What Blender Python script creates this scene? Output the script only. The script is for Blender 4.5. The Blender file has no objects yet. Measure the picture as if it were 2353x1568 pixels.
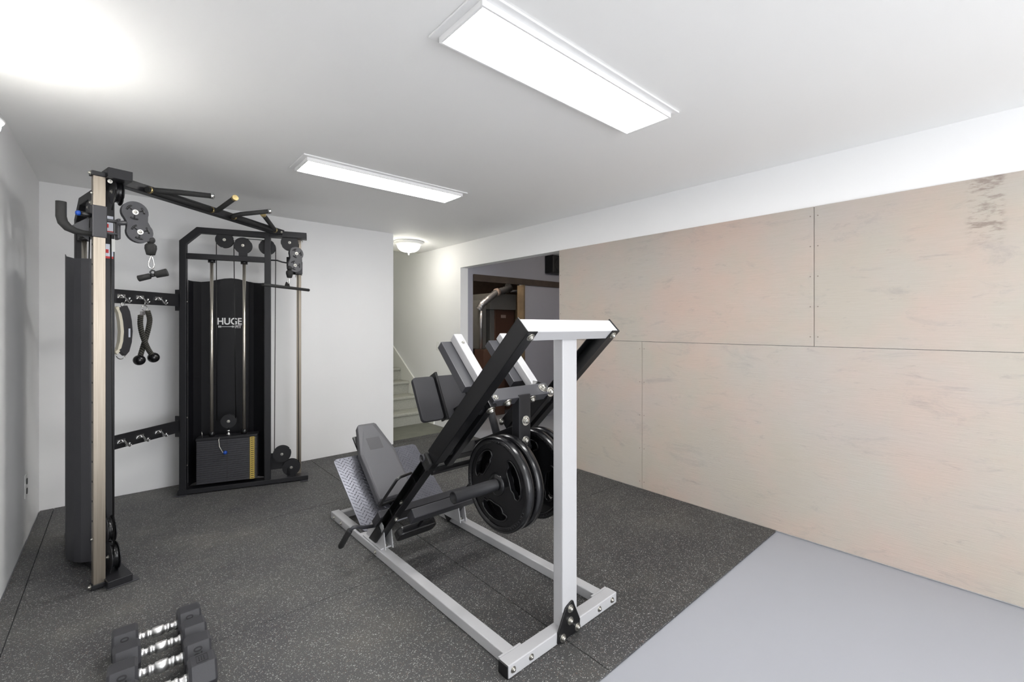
import bpy, bmesh, math, random
from mathutils import Vector, Matrix
random.seed(7)
C = bpy.context.scene.collection
PI = math.pi
def V(*a): return Vector(a[0] if len(a) == 1 else a)

# ------------------------------------------------------------------ materials
def srgb(r, g, b):
    f = lambda c: (c/255/12.92) if c/255 <= .04045 else ((c/255+.055)/1.055)**2.4
    return (f(r), f(g), f(b), 1)
def newmat(name):
    m = bpy.data.materials.new(name); m.use_nodes = True
    nt = m.node_tree
    return m, nt, nt.nodes, nt.links, nt.nodes['Principled BSDF']
def mat(name, col, rough=.5, metal=0, bump=0, bscale=200, coat=0, spec=.5, var=0, vscale=3):
    m, nt, N, L, b = newmat(name)
    b.inputs['Base Color'].default_value = srgb(*col)
    b.inputs['Roughness'].default_value = rough
    b.inputs['Metallic'].default_value = metal
    b.inputs['Coat Weight'].default_value = coat
    b.inputs['Specular IOR Level'].default_value = spec
    tc = N.new('ShaderNodeTexCoord')
    if var:
        n = N.new('ShaderNodeTexNoise'); n.inputs['Scale'].default_value = vscale; n.inputs['Detail'].default_value = 4
        L.new(tc.outputs['Object'], n.inputs['Vector'])
        h = N.new('ShaderNodeHueSaturation'); h.inputs['Color'].default_value = srgb(*col)
        mr = N.new('ShaderNodeMapRange'); mr.inputs[1].default_value = .3; mr.inputs[2].default_value = .7
        mr.inputs[3].default_value = 1-var; mr.inputs[4].default_value = 1+var
        L.new(n.outputs[0], mr.inputs[0]); L.new(mr.outputs[0], h.inputs['Value']); L.new(h.outputs[0], b.inputs['Base Color'])
    if bump:
        n = N.new('ShaderNodeTexNoise'); n.inputs['Scale'].default_value = bscale; n.inputs['Detail'].default_value = 3
        L.new(tc.outputs['Object'], n.inputs['Vector'])
        bp = N.new('ShaderNodeBump'); bp.inputs['Strength'].default_value = bump; bp.inputs['Distance'].default_value = .002
        L.new(n.outputs[0], bp.inputs['Height']); L.new(bp.outputs[0], b.inputs['Normal'])
    return m
def emis(name, col, strength):
    m, nt, N, L, b = newmat(name)
    b.inputs['Base Color'].default_value = srgb(240, 240, 240)
    b.inputs['Emission Color'].default_value = srgb(*col)
    b.inputs['Emission Strength'].default_value = strength
    return m
def mat_rubber():
    m, nt, N, L, b = newmat('rubber_mat')
    tc = N.new('ShaderNodeTexCoord')
    mp = N.new('ShaderNodeMapping'); mp.inputs['Scale'].default_value = (1, 1, 1)
    L.new(tc.outputs['Object'], mp.inputs['Vector'])
    def fleck(scale, rot, stretch, thr, col, prev):
        mp = N.new('ShaderNodeMapping'); mp.inputs['Scale'].default_value = stretch; mp.inputs['Rotation'].default_value = (0, 0, rot)
        L.new(tc.outputs['Object'], mp.inputs['Vector'])
        vo = N.new('ShaderNodeTexVoronoi'); vo.inputs['Scale'].default_value = scale; vo.inputs['Randomness'].default_value = 1
        L.new(mp.outputs[0], vo.inputs['Vector'])
        sp = N.new('ShaderNodeSeparateColor'); L.new(vo.outputs['Color'], sp.inputs[0])
        g = N.new('ShaderNodeMath'); g.operation = 'GREATER_THAN'; g.inputs[1].default_value = thr; L.new(sp.outputs[0], g.inputs[0])
        d = N.new('ShaderNodeMath'); d.operation = 'LESS_THAN'; d.inputs[1].default_value = .36; L.new(vo.outputs['Distance'], d.inputs[0])
        mu = N.new('ShaderNodeMath'); mu.operation = 'MULTIPLY'; L.new(g.outputs[0], mu.inputs[0]); L.new(d.outputs[0], mu.inputs[1])
        mx = N.new('ShaderNodeMix'); mx.data_type = 'RGBA'; L.new(mu.outputs[0], mx.inputs[0]); L.new(prev, mx.inputs[6]); mx.inputs[7].default_value = col
        return mx.outputs[2]
    # dusty base with some painted-in shade
    n = N.new('ShaderNodeTexNoise'); n.inputs['Scale'].default_value = 1.7; n.inputs['Detail'].default_value = 6; n.inputs['Roughness'].default_value = .6
    L.new(tc.outputs['Object'], n.inputs['Vector'])
    cr = N.new('ShaderNodeValToRGB'); L.new(n.outputs[0], cr.inputs[0])
    cr.color_ramp.elements[0].position = .35; cr.color_ramp.elements[0].color = srgb(62, 62, 64)
    cr.color_ramp.elements[1].position = .72; cr.color_ramp.elements[1].color = srgb(96, 94, 90)
    e = cr.color_ramp.elements.new(.55); e.color = srgb(76, 76, 75)
    n2 = N.new('ShaderNodeTexNoise'); n2.inputs['Scale'].default_value = 260; n2.inputs['Detail'].default_value = 2
    L.new(tc.outputs['Object'], n2.inputs['Vector'])
    mr = N.new('ShaderNodeMapRange'); mr.inputs[1].default_value = .3; mr.inputs[2].default_value = .75; mr.inputs[3].default_value = .7; mr.inputs[4].default_value = 1.5
    L.new(n2.outputs[0], mr.inputs[0])
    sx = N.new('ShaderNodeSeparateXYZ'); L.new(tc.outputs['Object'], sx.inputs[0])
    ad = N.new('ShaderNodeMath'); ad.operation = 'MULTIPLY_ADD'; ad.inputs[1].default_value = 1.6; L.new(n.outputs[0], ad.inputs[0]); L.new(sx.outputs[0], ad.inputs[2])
    dm = N.new('ShaderNodeMapRange'); dm.inputs[1].default_value = 1.35; dm.inputs[2].default_value = 2.7; dm.inputs[3].default_value = 1.0; dm.inputs[4].default_value = .52  # less dust plus some shade painted in, darker towards larger X
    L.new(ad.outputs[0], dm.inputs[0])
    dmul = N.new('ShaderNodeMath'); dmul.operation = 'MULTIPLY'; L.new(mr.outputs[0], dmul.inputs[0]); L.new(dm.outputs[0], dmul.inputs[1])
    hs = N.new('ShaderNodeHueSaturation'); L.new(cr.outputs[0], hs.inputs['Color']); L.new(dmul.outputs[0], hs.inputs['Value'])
    o = fleck(330, .5, (1, .5, 1), .76, srgb(142, 140, 137), hs.outputs[0])
    o = fleck(270, -.9, (.5, 1, 1), .93, srgb(178, 178, 176), o)
    o = fleck(240, 1.9, (.5, 1, 1), .92, srgb(160, 160, 158), o)
    o = fleck(260, 2.1, (1, 1, 1), .95, srgb(120, 90, 78), o)
    L.new(o, b.inputs['Base Color'])
    b.inputs['Roughness'].default_value = .62
    bp = N.new('ShaderNodeBump'); bp.inputs['Strength'].default_value = .35; bp.inputs['Distance'].default_value = .002
    L.new(n2.outputs[0], bp.inputs['Height']); L.new(bp.outputs[0], b.inputs['Normal'])
    return m
def mat_plywood():
    m, nt, N, L, b = newmat('stained_plywood')
    tc = N.new('ShaderNodeTexCoord')
    def noise(scale, detail, sc, rough=.6, dist=0):
        mp = N.new('ShaderNodeMapping'); mp.inputs['Scale'].default_value = sc; L.new(tc.outputs['Object'], mp.inputs['Vector'])
        n = N.new('ShaderNodeTexNoise'); n.inputs['Scale'].default_value = scale; n.inputs['Detail'].default_value = detail
        n.inputs['Roughness'].default_value = rough; n.inputs['Distortion'].default_value = dist
        L.new(mp.outputs[0], n.inputs['Vector']); return n.outputs[0]
    def ramp(src, a, bb, c0=(0, 0, 0, 1), c1=(1, 1, 1, 1)):
        r = N.new('ShaderNodeValToRGB'); L.new(src, r.inputs[0])
        r.color_ramp.elements[0].position = a; r.color_ramp.elements[1].position = bb
        r.color_ramp.elements[0].color = c0; r.color_ramp.elements[1].color = c1
        return r.outputs[0]
    def mix(f, a, c, k=1.0, typ='MIX'):
        x = N.new('ShaderNodeMix'); x.data_type = 'RGBA'; x.blend_type = typ
        if k != 1.0:
            q = N.new('ShaderNodeMath'); q.operation = 'MULTIPLY'; q.inputs[1].default_value = k; L.new(f, q.inputs[0]); f = q.outputs[0]
        L.new(f, x.inputs[0])
        if isinstance(a, tuple): x.inputs[6].default_value = a
        else: L.new(a, x.inputs[6])
        if isinstance(c, tuple): x.inputs[7].default_value = c
        else: L.new(c, x.inputs[7])
        return x.outputs[2]
    base = mix(ramp(noise(1.6, 5, (1, 1, 1)), .40, .62), srgb(180, 172, 160), srgb(190, 169, 157))
    base = mix(ramp(noise(1.1, 3, (1, .8, 1.1)), .45, .7), base, srgb(177, 174, 170), .65)
    gr = ramp(noise(9, 6, (1, .8, 22), .65), .35, .7)
    base = mix(gr, base, srgb(168, 158, 144), .35)
    sm = ramp(noise(4.0, 8, (1, .7, 2.0), .74, .8), .56, .70)
    base = mix(sm, base, srgb(140, 134, 134), .38)
    s2 = ramp(noise(12, 6, (1, .5, 2.2), .72, .6), .61, .72)
    base = mix(s2, base, srgb(128, 120, 122), .32)
    sp = N.new('ShaderNodeSeparateXYZ'); L.new(tc.outputs['Object'], sp.inputs[0])
    def mr(src, a, b_, c, d):
        q = N.new('ShaderNodeMapRange'); q.interpolation_type = 'SMOOTHSTEP'; q.inputs[1].default_value = a; q.inputs[2].default_value = b_
        q.inputs[3].default_value = c; q.inputs[4].default_value = d; L.new(src, q.inputs[0]); return q.outputs[0]
    def mul(a, b_):
        q = N.new('ShaderNodeMath'); q.operation = 'MULTIPLY'; L.new(a, q.inputs[0]); L.new(b_, q.inputs[1]); return q.outputs[0]
    band = mul(mul(mr(sp.outputs[1], .03, .06, 0, 1), mr(sp.outputs[1], .15, .19, 1, 0)), mr(sp.outputs[2], 1.72, 1.85, 0, 1))
    st = mul(band, ramp(noise(16, 5, (1, .7, 2.4), .7), .46, .60))
    base = mix(st, base, srgb(116, 100, 92), .6)
    L.new(base, b.inputs['Base Color']); b.inputs['Roughness'].default_value = .7
    bp = N.new('ShaderNodeBump'); bp.inputs['Strength'].default_value = .25; bp.inputs['Distance'].default_value = .002
    L.new(gr, bp.inputs['Height']); L.new(bp.outputs[0], b.inputs['Normal'])
    return m
def mat_steel():
    m, nt, N, L, b = newmat('brushed_steel')
    tc = N.new('ShaderNodeTexCoord'); mp = N.new('ShaderNodeMapping'); mp.inputs['Scale'].default_value = (60, 60, 1.2)
    L.new(tc.outputs['Object'], mp.inputs['Vector'])
    n = N.new('ShaderNodeTexNoise'); n.inputs['Scale'].default_value = 3; n.inputs['Detail'].default_value = 5; L.new(mp.outputs[0], n.inputs['Vector'])
    r = N.new('ShaderNodeValToRGB'); L.new(n.outputs[0], r.inputs[0])
    r.color_ramp.elements[0].color = srgb(128, 119, 108); r.color_ramp.elements[1].color = srgb(176, 166, 152)
    L.new(r.outputs[0], b.inputs['Base Color'])
    b.inputs['Metallic'].default_value = .9; b.inputs['Roughness'].default_value = .36
    return m

M = dict(
    wall=mat('wall_paint', (240, 240, 240), .6, bump=.05, bscale=90),
    wall2=mat('warm_wall_paint', (238, 238, 230), .6),
    ceil=mat('ceiling_paint', (246, 246, 245), .7, bump=.05, bscale=120),
    floor=mat('grey_floor_paint', (154, 156, 162), .42, var=.02, vscale=1.2),
    grey=mat('blue_grey_wall_paint', (160, 160, 170), .7),
    carpet=mat('grey_carpet', (170, 170, 160), .95, bump=.8, bscale=400, var=.1, vscale=60),
    landing=mat('landing_mat', (110, 111, 101), .8, bump=.3, bscale=300, var=.08, vscale=8),
    trim=mat('white_trim_paint', (236, 236, 230), .4),
    wood=mat('raw_lumber', (112, 94, 70), .7, var=.25, vscale=8),
    darkwood=mat('dark_board', (66, 54, 46), .7, var=.2, vscale=8),
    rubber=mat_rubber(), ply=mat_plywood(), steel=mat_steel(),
    black=mat('black_powder_coat', (30, 30, 33), .45, bump=.15, bscale=600, spec=.35),
    gloss=mat('black_gloss_paint', (20, 20, 22), .3),
    shroud=mat('charcoal_sheet_metal', (52, 52, 56), .45, bump=.1, bscale=500),
    panel=mat('black_sheet_panel', (18, 18, 22), .45, spec=.35),
    grip=mat('black_rubber_grip', (32, 32, 32), .75, bump=.5, bscale=500),
    white=mat('white_powder_coat', (184, 184, 186), .35, bump=.08, bscale=500),
    chrome=mat('chrome', (225, 225, 225), .18, 1),
    screw=mat('dull_screw', (120, 108, 98), .6),
    rod=mat('bright_rod', (214, 208, 196), .28, .9),
    litsteel=mat('lit_black_steel', (68, 68, 72), .35, spec=.6),  # black steel in a lighter grey, standing in for the light it reflects
    satin=mat('satin_chrome', (240, 240, 240), .38, 1),
    zinc=mat('zinc_bolt', (196, 194, 188), .3, 1),
    brass=mat('yellow_zinc', (200, 180, 130), .3, 1),
    vinyl=mat('black_vinyl', (90, 90, 94), .5, bump=.25, bscale=350),
    vinyld=mat('worn_vinyl_patch', (78, 78, 81), .6, bump=.25, bscale=250),
    padblk=mat('matte_black_pad', (46, 46, 50), .5, bump=.2, bscale=300),
    urethane=mat('urethane_plate', (22, 22, 24), .22),
    hexr=mat('dumbbell_rubber', (54, 54, 58), .5, bump=.2, bscale=350),
    hexd=mat('dumbbell_number', (26, 26, 29), .6),
    tread=mat('checker_plate_steel', (110, 111, 119), .34, .6, var=.1, vscale=10),
    cable=mat('black_cable', (16, 16, 16), .4),
    rope=mat('black_rope', (30, 29, 26), .8, bump=1, bscale=250),
    ropeh=mat('rope_highlight_strand', (84, 82, 74), .8),
    blue=mat('blue_plastic', (22, 70, 160), .35),
    gold=mat('gold_weight_scale', (190, 165, 80), .5),
    ink=mat('black_print', (22, 20, 14), .6),
    logo=mat('white_print', (240, 240, 240), .5),
    red=mat('red_print', (190, 40, 40), .5),
    sticker=mat('sticker_paper', (205, 210, 222), .5),
    plastic=mat('white_plastic', (226, 226, 224), .4),
    slot=mat('dark_slot', (40, 40, 40), .6),
    fleece=mat('cream_lining', (214, 208, 190), .9),
    foil=mat('foil_duct', (190, 190, 192), .3, .9, bump=1, bscale=40),
    tin=mat('galvanised_duct', (150, 150, 146), .45, .5),
    furn=mat('brown_enamel', (92, 66, 54), .5),
    tag=mat('pale_tag', (170, 150, 140), .6),
    speaker=mat('black_speaker', (20, 20, 24), .5),
    frame=mat('fixture_enamel', (240, 240, 240), .4),
    glow=emis('panel_glow', (255, 254, 252), 9.6),
    domeglow=emis('dome_glow', (255, 251, 240), 8.5),
    fillside=emis('side_fill_bulb', (255, 246, 230), 60.0), fillfurn=emis('furnace_fill_bulb', (255, 240, 220), 40.0),  # glow of the two added fill bulbs
    sconceglow=emis('sconce_glow', (255, 252, 246), 42.0),
)

# ------------------------------------------------------------------ mesh builder
ident = lambda p: V(p)
class MB:
    def __init__(s): s.bm = bmesh.new(); s.ms = 0; s.done = []
    def nx(s):
        if len(s.bm.verts): s.done.append(s.bm); s.bm = bmesh.new()
        return s
    def face(s, vs, smooth=False, mi=None):
        try: f = s.bm.faces.new(vs)
        except ValueError: return None
        f.smooth = smooth; f.material_index = s.ms if mi is None else mi
        return f
    def box(s, lo, hi, f=ident):
        vs = [s.bm.verts.new(f((x, y, z))) for x in (lo[0], hi[0]) for y in (lo[1], hi[1]) for z in (lo[2], hi[2])]
        for q in ((0, 1, 3, 2), (4, 6, 7, 5), (0, 4, 5, 1), (2, 3, 7, 6), (0, 2, 6, 4), (1, 5, 7, 3)):
            s.face([vs[i] for i in q])
        return s
    def prism(s, poly, t0, t1, g, smooth=False):
        """poly: list of (u, v); g(u, v, t) -> world"""
        a = [s.bm.verts.new(g(u, v, t0)) for u, v in poly]; b = [s.bm.verts.new(g(u, v, t1)) for u, v in poly]
        n = len(poly); s.face(a[::-1]); s.face(b)
        for i in range(n): s.face([a[i], a[(i+1) % n], b[(i+1) % n], b[i]], smooth)
        return s
    def loft(s, rings, cap=True, smooth=True, closed=True):
        R = [[s.bm.verts.new(p) for p in r] for r in rings]; n = len(R[0])
        for i in range(len(R)-1):
            for j in range(n if closed else n-1):
                s.face([R[i][j], R[i][(j+1) % n], R[i+1][(j+1) % n], R[i+1][j]], smooth)
        if cap: s.face(R[0][::-1]); s.face(R[-1])
        return s
    def tube(s, pts, r, seg=14, closed=False, cap=True, ri=None):
        pts = [V(p) for p in pts]; n = len(pts); rings = []
        up = None
        for i, p in enumerate(pts):
            a = pts[(i-1) % n] if (closed or i > 0) else p; b = pts[(i+1) % n] if (closed or i < n-1) else p
            t = (b-a).normalized()
            if up is None:
                up = V(0, 0, 1) if abs(t.z) < .9 else V(1, 0, 0)
            x = up - t*up.dot(t)
            if x.length < 1e-6: x = t.orthogonal()
            x.normalize(); up = x; y = t.cross(x)
            rr = r[i] if isinstance(r, (list, tuple)) else r
            rings.append([p + x*math.cos(2*PI*k/seg)*rr + y*math.sin(2*PI*k/seg)*rr for k in range(seg)])
        if closed: rings.append(rings[0]); cap = False
        return s.loft(rings, cap)
    def cyl(s, a, b, r, seg=24, r2=None): return s.tube([a, b], [r, r if r2 is None else r2], seg)
    def lathe(s, prof, o, ax, seg=40, cap=True):
        o = V(o); ax = V(ax).normalized(); x = ax.orthogonal().normalized(); y = ax.cross(x)
        rings = [[o + ax*h + (x*math.cos(2*PI*k/seg) + y*math.sin(2*PI*k/seg))*max(r, 1e-5) for k in range(seg)] for r, h in prof]
        return s.loft(rings, cap)
    def ball(s, c, r, seg=20):
        n = 10
        return s.lathe([(r*math.sin(PI*i/n), -r*math.cos(PI*i/n)) for i in range(n+1)], c, (0, 0, 1), seg)
    def bolt(s, p, d, r=.009, washer=True):
        s.nx()
        p = V(p); d = V(d).normalized()
        if washer: s.cyl(p, p+d*r*.25, r*1.45, 20)
        s.cyl(p+d*r*.25, p+d*r*.85, r, 6); s.lathe([(r*.8, r*.85), (r*.55, r*1.15), (0, r*1.25)], p, d, 16)
        return s
    def build(s, name, m, parent=None, bevel=0, solid=0, subd=0, seg=2):
        if s.done:
            s.nx(); todo = s.done; s.done = []; first = None
            for b in todo:
                s.bm = b; o = s.build(name, m, parent, bevel, solid, subd, seg); first = first or o
            return first
        me = bpy.data.meshes.new(name)
        bmesh.ops.recalc_face_normals(s.bm, faces=s.bm.faces[:])
        off = org(parent)
        bmesh.ops.translate(s.bm, verts=s.bm.verts[:], vec=-off)
        s.bm.to_mesh(me); s.bm.free()
        for mm in (m if isinstance(m, (list, tuple)) else [m]): me.materials.append(mm)
        o = bpy.data.objects.new(name, me); C.objects.link(o)
        if parent is not None: o.parent = parent
        if solid:
            k = o.modifiers.new('solid', 'SOLIDIFY'); k.thickness = solid; k.offset = 0
        if bevel:
            k = o.modifiers.new('bevel', 'BEVEL'); k.width = bevel; k.segments = seg; k.limit_method = 'ANGLE'; k.angle_limit = math.radians(40)
            k.harden_normals = False
        if subd:
            k = o.modifiers.new('sub', 'SUBSURF'); k.levels = subd; k.render_levels = subd
        return o
def org(o):
    if o is None: return V(0, 0, 0)
    p = V(0, 0, 0)
    while o is not None: p = p + o.location; o = o.parent
    return p
def thing(name, label, cat, loc=(0, 0, 0), group=None):
    o = bpy.data.objects.new(name, None); C.objects.link(o); o.empty_display_size = .1
    o.location = loc; return tag(o, label, cat, group)
def tag(o, label, cat, group=None):
    o['label'] = label; o['category'] = cat
    if group: o['group'] = group
    return o
def struct(o): o['kind'] = 'structure'; return o
def copy_tree(o, parent=None):
    c = o.copy(); C.objects.link(c); c.parent = parent
    for ch in list(o.children): copy_tree(ch, c)
    return c
def text(name, body, size, m, parent, o, xd, yd, depth=.0008, xs=1):
    cu = bpy.data.curves.new(name, 'FONT'); cu.body = body; cu.size = size; cu.extrude = depth; cu.offset = size*.022; cu.align_x = 'CENTER'; cu.align_y = 'CENTER'
    t = bpy.data.objects.new(name, cu); C.objects.link(t)
    bpy.context.view_layer.update()
    me = bpy.data.meshes.new_from_object(t); bpy.data.objects.remove(t)
    xd = V(xd).normalized(); yd = V(yd).normalized(); zd = xd.cross(yd); xd = xd*xs
    off = V(o) - org(parent)
    me.transform(Matrix(((xd.x, yd.x, zd.x, off.x), (xd.y, yd.y, zd.y, off.y), (xd.z, yd.z, zd.z, off.z), (0, 0, 0, 1))))
    me.materials.clear(); me.materials.append(m)
    ob = bpy.data.objects.new(name, me); C.objects.link(ob); ob.parent = parent
    return ob
def rrect(u0, v0, u1, v1, r, n=6):
    out = []
    for cx, cy, a0 in ((u1-r, v1-r, 0), (u0+r, v1-r, 90), (u0+r, v0+r, 180), (u1-r, v0+r, 270)):
        for i in range(n+1):
            a = math.radians(a0 + 90*i/n); out.append((cx+r*math.cos(a), cy+r*math.sin(a)))
    return out
def arc(c, r, a0, a1, n, u, v):
    c = V(c); u = V(u); v = V(v)
    return [c + u*math.cos(math.radians(a0+(a1-a0)*i/n))*r + v*math.sin(math.radians(a0+(a1-a0)*i/n))*r for i in range(n+1)]

# ------------------------------------------------------------------ the room
XL, XR, YB, ZC = -.44, 3.235, 4.68, 2.395
MT = .012
XS = 2.325            # end of the back wall, stairwell beyond
YE = 5.63            # end of the flat ceiling
struct(MB().box((-.6, -2.4, -.1), (6.2, 7.0, 0)).build('floor', M['floor']))
mb = MB(); mb.box((-.6, -2.4, ZC), (XR+.12, YE, ZC+.1)); mb.box((XR+.12, 2.0, ZC), (6.2, 7.0, ZC+.1))
struct(mb.build('ceiling', M['ceil']))
struct(MB().box((-.6, -2.4, 0), (XL, YB+.12, ZC)).build('wall_left', M['wall']))
struct(MB().box((XL, YB, 0), (XS, YB+.12, ZC)).build('wall_back', M['wall']))
struct(MB().box((XS-.12, YB+.12, 0), (XS, 9.0, 5.0)).build('wall_stair', M['wall2']))
mb = MB(); wx0, wx1, wz0, wz1 = .3, 2.5, .1, 2.3
for lo, hi in (((-.6, -2.4, 0), (wx0, -2.3, ZC)), ((wx1, -2.4, 0), (XR+.12, -2.3, ZC)), ((wx0, -2.4, 0), (wx1, -2.3, wz0)), ((wx0, -2.4, wz1), (wx1, -2.3, ZC))): mb.box(lo, hi)
struct(mb.build('wall_front', M['wall']))
mb = MB()
for x in (wx0, 1.98, wx1-.04): mb.box((x, -2.38, wz0), (x+.04, -2.33, wz1))
mb.box((wx0, -2.38, wz0), (wx1, -2.33, wz0+.04)); mb.box((wx0, -2.38, wz1-.04), (wx1, -2.33, wz1))
struct(mb.build('added_fill_window', M['trim'], bevel=.003))  # added window behind the camera, lets sky light in as fill
pl_ = bpy.data.lights.new('fill_window_portal', 'AREA'); pl_.shape = 'RECTANGLE'; pl_.size = wx1-wx0; pl_.size_y = wz1-wz0; pl_.cycles.is_portal = True
po_ = bpy.data.objects.new('fill_window_portal', pl_); C.objects.link(po_); po_.location = ((wx0+wx1)/2, -2.36, (wz0+wz1)/2); po_.rotation_euler = (PI/2, 0, 0)  # portal for the added window
YO0, YO1, ZO = 2.965, 4.665, 2.088          # opening in the right wall
mb = MB()
mb.box((XR, -2.4, 0), (XR+.115, YO0, ZC))
mb.box((XR, YO0, ZO), (XR+.115, YO1, ZC))
mb.box((XR, YO1, 0), (XR+.115, 9.0, 5.0))
struct(mb.build('wall_right', M['wall']))
# stairwell shell above the flat ceiling
mb = MB(); mb.box((XS, YE, ZC), (XR, YE+.1, 5.0)); struct(mb.build('wall_header', M['wall2']))
struct(MB().box((XS-.12, 8.9, 0), (XR+.12, 9.0, 5.0)).build('wall_far', M['wall2']))
struct(MB().box((XS-.12, YE, 5.0), (XR+.12, 9.0, 5.1)).build('ceiling_stairwell', M['ceil']))

# side room beyond the opening
mb = MB()
X0, X1, ZH = 3.43, 4.33, 2.02
mb.box((XR+.115, 4.665, 0), (X0, 4.76, ZC)); mb.box((X0, 4.665, ZH), (X1, 4.76, ZC)); mb.box((X1, 4.665, 0), (6.2, 4.76, ZC))
struct(mb.build('wall_side_room', M['grey']))
struct(MB().box((6.1, 2.0, 0), (6.2, 4.665, ZC)).build('wall_side_room_end', M['grey']))
struct(MB().box((XR+.115, 1.9, 0), (6.2, 2.0, ZC)).build('wall_side_room_near', M['grey']))
mb = MB(); mb.box((X0, 4.64, ZH-.088), (5.6, 4.66, ZH)); struct(mb.build('trim_1', M['darkwood'], bevel=.002))
mb = MB(); mb.box((X1-.025, 4.64, 0), (X1, 4.78, ZH-.088)); struct(mb.build('trim_2', M['wood'], bevel=.002))
# furnace room shell
mb = MB(); mb.box((XR+.12, 6.6, 0), (6.2, 6.7, ZC)); mb.box((6.1, 4.76, 0), (6.2, 6.6, ZC))
struct(mb.build('wall_furnace_room', M['darkwood']))

# stairs with skirt board
st = thing('staircase', 'grey carpeted staircase rising behind the end of the white back wall', 'stairs', (2.78, 5.45, 0))
rise, run = .178, .265
for i in range(9):
    y = 5.45 + run*i; z = rise*(i+1)
    mb = MB(); mb.box((XS+.004, y, .0005), (XR-.024, y+run-.001, z-.035))
    mb.prism(rrect(y-.028, z-.045, y+run-.001, z, .02, 5), XS+.004, XR-.024, lambda u, v, t: V(t, u, v), smooth=False)
    mb.build('step', M['carpet'], st)
mb = MB(); mb.prism([(5.28, 0), (5.28, .14), (5.40, .30), (8.0, 2.06), (8.0, 1.6), (5.5, 0)], XR-.02, XR, lambda u, v, t: V(t, u, v))
struct(mb.build('trim_3', M['trim'], bevel=.003))
tag(MB().box((XS+.002, 4.802, .0005), (XR-.021, 5.446, .008)).build('landing_carpet', M['landing'], bevel=.003),
    'dull grey green carpet on the landing at the foot of the stairs', 'carpet')

# plywood sheets screwed to the right wall
g = 'plywood sheets on the right wall'
def sheet(y0, y1, z0, z1, label):
    q = .0015
    mb = MB(); mb.box((XR-.014, y0+q, z0+q), (XR-.001, y1-q, z1-q))
    o = mb.build('plywood_sheet', M['ply'], bevel=.0012)
    tag(o, label, 'plywood', g)
    n = MB()
    for k in range(5):
        for y in (y0+.02, y1-.02):
            n.nx(); n.cyl((XR-.0155, y, z0+.06+(z1-z0-.12)*k/4), (XR-.013, y, z0+.06+(z1-z0-.12)*k/4), .0035, 8)
    n.build('screw_head', M['screw'], o)
    return o
sheet(2.045, YO0, .008, 1.22, 'narrow lower plywood sheet on the wall between the white upright and the open doorway')
sheet(-.40, 2.045, .008, 1.22, 'wide lower plywood sheet standing on the bare grey floor at the right')
sheet(.835, YO0, 1.22, 2.088, 'upper plywood sheet beside the open doorway, left of the vertical seam')
sheet(-1.6, .835, 1.22, 2.088, 'upper plywood sheet right of the vertical seam, with a dark streaky stain')
# a streaky water stain as its own mark on the upper right sheet is in the material; extra dark streaks:

# rubber mats
g = 'rubber floor mats'
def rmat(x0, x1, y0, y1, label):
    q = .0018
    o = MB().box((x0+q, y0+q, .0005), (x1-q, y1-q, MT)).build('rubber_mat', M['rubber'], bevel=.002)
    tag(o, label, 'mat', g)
XA, XB = -.363, 1.424
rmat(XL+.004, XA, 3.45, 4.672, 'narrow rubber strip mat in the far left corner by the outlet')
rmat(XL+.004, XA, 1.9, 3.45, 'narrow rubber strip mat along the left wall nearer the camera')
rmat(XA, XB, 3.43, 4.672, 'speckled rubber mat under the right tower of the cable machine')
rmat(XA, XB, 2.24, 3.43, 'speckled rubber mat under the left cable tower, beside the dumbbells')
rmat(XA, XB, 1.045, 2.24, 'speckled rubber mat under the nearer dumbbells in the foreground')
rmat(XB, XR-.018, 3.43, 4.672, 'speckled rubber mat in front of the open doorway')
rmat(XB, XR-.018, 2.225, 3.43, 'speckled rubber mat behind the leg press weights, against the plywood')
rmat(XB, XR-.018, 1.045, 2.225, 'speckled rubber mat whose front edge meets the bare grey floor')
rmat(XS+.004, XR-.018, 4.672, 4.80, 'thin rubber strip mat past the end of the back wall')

# ------------------------------------------------------------------ ceiling lights
def panel_proto():
    r = thing('panel_light', '', 'ceiling light', (0, 0, ZC))
    MB().box((-.607, -.157, ZC-.009), (.607, .157, ZC-.0005)).build('back_plate', M['frame'], r, bevel=.002)
    b = MB(); b.box((-.58, -.128, ZC-.03), (.58, -.118, ZC-.008)); b.box((-.58, .118, ZC-.03), (.58, .128, ZC-.008))
    b.box((-.58, -.118, ZC-.03), (-.57, .118, ZC-.008)); b.box((.57, -.118, ZC-.03), (.58, .118, ZC-.008))
    b.build('frame', M['frame'], r, bevel=.002)
    MB().box((-.57, -.118, ZC-.027), (.57, .118, ZC-.012)).build('diffuser', M['glow'], r)
    return r
p = panel_proto(); p.location = (1.442, 1.25, ZC); tag(p, 'large bright rectangular ceiling light nearest the camera', 'ceiling light', 'flat panel ceiling lights')
q = copy_tree(p); q.location = (1.442, 3.012, ZC); q['label'] = 'bright rectangular ceiling light farther back, in front of the cable machine'
q = copy_tree(p); q.location = (1.442, -.51, ZC); q['label'] = 'added rectangular ceiling light behind the camera, unseen fill for the room'  # extra panel, added out of view for more light
def dome(x, y, z, R, label):
    r = thing('dome_light', label, 'ceiling light', (x, y, z))
    MB().lathe([(R*1.0, -.001), (R, -.018), (R*.86, -.038), (R*.8, -.045)], (x, y, z), (0, 0, 1), 48).build('base_ring', M['frame'], r)
    prof = [(R*.78*math.cos(a)**.75, -.042-.088*math.sin(a)) for a in [PI/2*i/12 for i in range(12)]] + [(0, -.13)]
    MB().lathe(prof, (x, y, z), (0, 0, 1), 48).build('glass_bowl', M['domeglow'], r)
    MB().lathe([(.008, -.128), (.012, -.137), (.008, -.15), (.011, -.158), (.004, -.168), (0, -.17)], (x, y, z), (0, 0, 1), 16).build('finial', M['frame'], r)
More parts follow.
